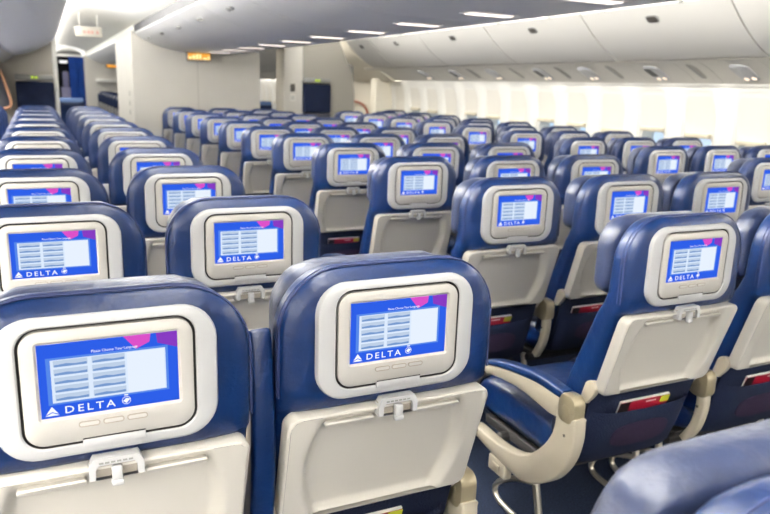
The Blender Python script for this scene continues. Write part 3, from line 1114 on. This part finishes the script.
    loft(bm, [[(x, py(x, z) + 0.003, z) for x, z in oo], [(x, py(x, z) - 0.0015, z) for x, z in oo], [(x * .97, py(x, z) - 0.0025, 0.436 + (z - .436) * .95) for x, z in oo]])
    build('mesh_patch', bm, M['netting'], pk, 60)
    # recline covers low on both sides of the back
    for s in (-1, 1):
        bm = bmesh.new()
        o_ = ccw([(0.086, 0.610), (0.088, 0.634), (0.110, 0.642), (0.140, 0.620), (0.150, 0.58), (0.140, 0.562), (0.115, 0.566)])
        prism_x(bm, spl(o_ + [o_[0]], 3)[:-1], s * 0.213 - 0.011, s * 0.213 + 0.011, 0, 0.005)
        build('recline_cover', bm, M['beige'], t)
    # cushion
    bm = bmesh.new()
    rings = []
    for i in range(11):
        q = i / 10
        y_ = 0.215 + q * 0.485
        e = min(q, 1 - q)
        rd = 0.030 * (1 - min(1, e / 0.12)) ** 2
        top = 0.455 + 0.012 * math.sin(PI * q) - 0.02 * max(0, q - .8) / .2
        bot = 0.298
        hw = 0.228 - rd * 0.6
        sec = []
        for k in range(28):
            a = 2 * PI * k / 28
            c, s = math.cos(a), math.sin(a)
            kk = (abs(c) ** 5 + abs(s) ** 5) ** (-1 / 5)
            sec.append((hw * c * kk, y_, (top + bot) / 2 + ((top - bot) / 2 - rd) * s * kk))
        rings.append(sec)
    loft(bm, rings)
    build('seat_cushion', bm, M['leather'], t, 70)
    # frame under the cushion
    bm = bmesh.new()
    box(bm, -0.215, 0.215, 0.26, 0.64, 0.262, 0.296, 0, 0.006)
    tube(bm, [(-0.245, 0.27, 0.272), (0.222, 0.27, 0.272)], 0.018, 0, 10, 1)
    tube(bm, [(-0.245, 0.50, 0.272), (0.222, 0.50, 0.272)], 0.018, 0, 10, 1)
    build('seat_frame', bm, M['gap'], t)
    for s in (-1, 1):
        bm = bmesh.new()
        x = s * 0.222
        tube(bm, [(x, 0.33, 0.27), (x, 0.31, 0.19), (x, 0.28, 0.08), (x, 0.26, 0.0)], 0.013, 0, 8, 4)
        build('leg', bm, M['metal'], t)
    for s in (-1, 1):
        bm = bmesh.new()
        x = s * 0.226
        tube(bm, [(x, 0.305, 0.195), (x, 0.42, 0.150), (x, 0.505, 0.092), (x, 0.532, 0.048), (x, 0.505, 0.018), (x, 0.40, 0.011), (x, 0.27, 0.011)], 0.0105, 0, 8, 4)
        build('luggage_bar', bm, M['metal'], t)
    return t

def armrest(parent, x, raised=False, slim=False):
    """one armrest at local x: pad, arm body, knuckle; and under it the curved side panel"""
    w = 0.022
    hy, hz = 0.112, 0.552
    def place(pts):
        if not raised:
            return pts
        out = []
        for y_, z in pts:
            dy, dz = y_ - hy, z - hz
            a = math.radians(98)
            out.append((hy + dy * math.cos(a) - dz * math.sin(a), hz + dy * math.sin(a) + dz * math.cos(a)))
        return out
    bm = bmesh.new()
    top = spl([(0.15, 0.600), (0.27, 0.606), (0.40, 0.590), (0.50, 0.568), (0.572, 0.543), (0.585, 0.530)], 4)
    low = spl([(0.580, 0.522), (0.50, 0.544), (0.40, 0.562), (0.27, 0.576), (0.15, 0.572)], 4)
    prism_x(bm, ccw(place(top + low)), x - w, x + w, 0, 0.008)
    ar = build('armrest', bm, M['leather'], parent, 50)
    bm = bmesh.new()
    top = spl([(0.15, 0.574), (0.27, 0.577), (0.40, 0.563), (0.50, 0.545), (0.575, 0.523)], 4)
    low = spl([(0.572, 0.504), (0.555, 0.500), (0.46, 0.514), (0.36, 0.520), (0.27, 0.512), (0.20, 0.505), (0.14, 0.515)], 4)
    prism_x(bm, ccw(place(top + low)), x - w * .85, x + w * .85, 0, 0.005)
    build('arm_body', bm, M['beige'], ar, 50)
    bm = bmesh.new()
    o_ = place([(0.127 + p, 0.552 + q) for p, q in rrect(0.076, 0.094, 0.028, 5)])
    prism_x(bm, ccw(o_), x - 0.023, x + 0.023, 0, 0.009)
    o_ = [(0.127 + 0.020 * math.cos(a), 0.545 + 0.022 * math.sin(a)) for a in [2 * PI * i / 14 for i in range(14)]]
    prism_x(bm, ccw(o_), x - 0.0242, x + 0.0242, 0, 0.002)
    build('hinge', bm, M['hinge'], ar, 40)
    bm = bmesh.new()
    outer = spl([(0.082, 0.535), (0.080, 0.465), (0.102, 0.385), (0.155, 0.305), (0.235, 0.245), (0.320, 0.214), (0.45, 0.222), (0.605, 0.246)], 4)
    inner = spl([(0.620, 0.262), (0.605, 0.280), (0.46, 0.276), (0.355, 0.292), (0.285, 0.325), (0.222, 0.385), (0.178, 0.455), (0.166, 0.535)], 4)
    if slim:
        outer = spl([(0.098, 0.535), (0.096, 0.465), (0.115, 0.385), (0.155, 0.320)], 4)
        inner = spl([(0.180, 0.335), (0.145, 0.40), (0.132, 0.465), (0.134, 0.535)], 4)
    pw = 0.015 if slim else 0.022
    prism_x(bm, ccw(outer + inner), x - pw, x + pw, 0, 0.006)
    sp = build('side_panel', bm, M['beige'], parent, 50)
    bm = bmesh.new()
    for yy, zz in ((0.122, 0.47),):
        for sx in (-1, 1):
            tube(bm, [(x + sx * (pw - 0.002), yy, zz), (x + sx * (pw + 0.0015), yy, zz)], 0.005, 0, 8, 1)
    build('fastener', bm, M['slot'], sp)
    return ar

proto = seat_prototype()
GROUP = 'rows of navy airline seats with seat-back screens'

def children(o):
    return list(o.children)

kids = children(proto)
subs = {k: children(k) for k in kids}

# armrest prototypes, kept as ready meshes and copied on to each seat
arm_holder = bpy.data.objects.new('airline_seat', None)
COL.objects.link(arm_holder)
armrest(arm_holder, 0.0)
arm_kids = children(arm_holder)
mid_holder = bpy.data.objects.new('airline_seat', None)
COL.objects.link(mid_holder)
armrest(mid_holder, 0.0, False, True)
mid_kids = children(mid_holder)
up_holder = bpy.data.objects.new('airline_seat', None)
COL.objects.link(up_holder)
armrest(up_holder, 0.0, True, True)
up_kids = children(up_holder)

def copy_part(o, parent, dx=0.0):
    c = o.copy()
    COL.objects.link(c)
    c.parent = parent
    if dx:
        c.location.x += dx
    for g in o.children:
        d = g.copy()
        COL.objects.link(d)
        d.parent = c
    return c

def box_on_side(parent, x):
    bm = bmesh.new()
    box(bm, x - 0.02, x + 0.012, 0.40, 0.50, 0.165, 0.222, 0, 0.006)
    box(bm, x - 0.024, x - 0.019, 0.43, 0.47, 0.18, 0.205, 0, 0.003)
    build('outlet_box', bm, M['beige'], parent)

def make_seat(X, Y, label, ends, raised=False, outlet=False, slim_left=False):
    t = proto.copy()
    COL.objects.link(t)
    t.location = (X, Y, 0)
    t['label'] = label
    t['category'] = 'seat'
    t['group'] = GROUP
    for k in kids:
        copy_part(k, t)
    for dx in ends:
        for k in (up_kids if (raised and dx < 0) else mid_kids if (slim_left and dx < 0) else arm_kids):
            copy_part(k, t, -0.249 if (raised and dx < 0) else dx)
    if outlet:
        box_on_side(t, -0.268)
    return t

def tab_ext(first, n, step):
    out = list(first)
    while len(out) < n:
        out.append(out[-1] + step)
    return out

ZA = tab_ext([1.104, 1.962, 2.762], 11, 0.80)
ZB = tab_ext([1.144, 1.971, 2.79], 11, 0.795)
ZC = tab_ext([1.387, 2.225, 3.05, 3.87, 4.69], 11, 0.795)
XA = [.064, -.003, -.036, -.045, -.047, -.048, -.055, -.06, -.069, -.078, -.087]
XB = [.578, .5065, .484, .480, .478, .474, .468, .463, .456, .45, .444]
XC = [1.624, 1.629, 1.628, 1.626, 1.619, 1.602, 1.595, 1.587, 1.582, 1.577, 1.573]
def in_view(X, Y):
    for dx in (-0.25, 0, 0.25):
        for dy in (0, 0.15, 0.6):
            for z in (1.15, 1.0, 0.6, 0.4):
                p = project(X + dx, Y + dy, z)
                if p and -3 < p[0] < 773 and -3 < p[1] < 517:
                    if dy == 0.6 and z > 0.5:
                        continue
                    return True
    return False

blocks = []
COLS = [
    ('outer column of curtain-side block', [-.545 - 0.0065 * k for k in range(11)], ZA, (-0.262,), 8),
    ('middle column of curtain-side block', XA, ZA, (-0.26,), 0),
    ('aisle column of curtain-side block', XB, ZB, (-0.259, 0.25), 0),
    ('curtain-side column of middle block', XC, ZC, (-0.266,), 0),
    ('centre column of middle block', [x + 0.557 for x in XC], ZC, (-0.278,), 0),
    ('window-side column of middle block', [x + 1.105 for x in XC], ZC, (-0.274, 0.27), 0),
    ('aisle column of window block', [3.808] * 11, tab_ext([1.959, 2.759, 3.558], 10, 0.80), (-0.264,), 0),
    ('centre column of window block', [4.337] * 11, tab_ext([1.957, 2.757, 3.556], 10, 0.80), (-0.264,), 0),
    ('column against the windows', [4.866] * 11, tab_ext([1.957, 2.757, 3.556], 11, 0.80), (-0.264, 0.264), 0),
]
SEATS = {}
for ci, (nm, xs, zs, ends, first) in enumerate(COLS):
    cnt = 0
    for k in range(first, min(len(xs), len(zs))):
        if not in_view(xs[k], zs[k]):
            continue
        SEATS[(ci, k)] = make_seat(xs[k], zs[k],
                  'navy seat with rear screen, %s, %s row from camera' % (nm, ORD[cnt]), ends,
                  raised=(ci == 2 and k == 0), outlet=(ci == 3 and k == 0), slim_left=ci not in (3, 6))
        cnt += 1
# the seat in the corner, one row nearer than all others
make_seat(0.645, 0.30, 'navy leather seat top cut off in the lower corner, one row nearer than all others', (0.264,))
# plain seats glimpsed past the front walls
M['pale_blue'] = mat('pale_blue_cloth', (92, 118, 164), 0.8)
for x, y_, hgt, lab in ((0.445, 14.0, 1.07, 'navy seat with pale blue cover, alone below the blue curtain past the crew seat wall'),
                        (4.02, 14.4, 1.08, 'navy seat glimpsed in the gap between the white partition and the narrow panel')):
    t = thing('airline_seat', lab, 'seat', (x, y_, 0))
    bm = bmesh.new()
    loft(bm, [section(0.215, 0.04 + (hgt - z) * 0.2, 0.05, z, 32, 5) for z in (0.45, 0.7, 0.95, hgt - 0.03)] + [section(0.19, 0.04, 0.03, hgt, 32, 5)])
    build('backrest', bm, M['leather'], t, 60)
    bm = bmesh.new()
    loft(bm, [section(0.20, 0.055, 0.058, z, 32, 5) for z in (hgt - 0.03, hgt + 0.03)] + [section(0.18, 0.055, 0.045, hgt + 0.05, 32, 5)])
    build('headrest_cover', bm, M['pale_blue'], t, 60)
    bm = bmesh.new()
    box(bm, -0.22, 0.22, 0.10, 0.62, 0.32, 0.46, 0, 0.03)
    build('seat_cushion', bm, M['leather_pad'], t, 60)
    for sx in (-0.18, 0.18):
        bm = bmesh.new()
        tube(bm, [(sx, 0.30, 0.32), (sx, 0.28, 0.0)], 0.014, 0, 8, 1)
        build('leg', bm, M['metal'], t)

for k in range(8):
    make_seat(1.55, 15.5 + 0.78 * k, 'dark navy seat past the white closet block, %s of the row seen there' % ORD[k], (-0.266, 0.27))

def drop(o):
    for c in list(o.children):
        drop(c)
    bpy.data.objects.remove(o)
for h in (proto, arm_holder, mid_holder, up_holder):
    drop(h)

# ------------------------------------------------------------------ magazines in the pockets
def magazine_proto():
    t = thing('magazine', 'magazine', 'magazine')
    H = 0.219
    bm = bmesh.new()
    box(bm, -0.100, 0.100, 0.0, 0.006, 0.0, H + 0.004)
    build('pages', bm, M['paper'], t)
    bm = bmesh.new()
    box(bm, -0.101, 0.101, -0.0016, -0.0002, -0.001, H)
    build('cover', bm, M['red'], t)
    bm = bmesh.new()
    box(bm, -0.101, -0.062, -0.0024, -0.0014, 0.0, H)
    build('cover_band', bm, M['black'], t)
    bm = bmesh.new()
    box(bm, 0.066, 0.101, -0.0024, -0.0014, H - 0.024, H)
    build('cover_corner', bm, M['lime'], t)
    bm = bmesh.new()
    for i in range(6):
        box(bm, 0.005 + i * 0.007, 0.0095 + i * 0.007, -0.0024, -0.0014, H - 0.013, H - 0.008)
    build('cover_print', bm, M['paper'], t)
    return t
mp = magazine_proto()
mk = children(mp)
MAGS = [((2, 0), -0.02, 'red magazine in the seat pocket at the photo bottom edge, aisle seat of curtain-side block'),
        ((3, 0), 0.0, 'red magazine with black band in the pocket behind the seat with the full armrest'),
        ((4, 0), 0.0, 'red magazine in the pocket of the first-row centre seat of the middle block'),
        ((3, 1), -0.02, 'red magazine in the pocket of the second-row curtain-side seat, middle block'),
        ((4, 1), -0.05, 'red magazine in the pocket of the second-row centre seat, middle block'),
        ((3, 2), 0.0, 'red magazine in the pocket of the third-row curtain-side seat, middle block'),
        ((3, 3), -0.01, 'red magazine in the pocket of the fourth-row curtain-side seat, middle block')]
for i, (key, dx, lab) in enumerate(MAGS):
    s = SEATS.get(key)
    if s is None:
        continue
    t = mp.copy()
    COL.objects.link(t)
    for k in mk:
        copy_part(k, t)
    t.location = (s.location.x + dx, s.location.y + 0.1608, 0.3425)
    t.rotation_euler.x = math.atan(0.30)
    t['label'] = lab
    t['group'] = 'magazines in the seat pockets'
drop(mp)
bpy.context.view_layer.update()
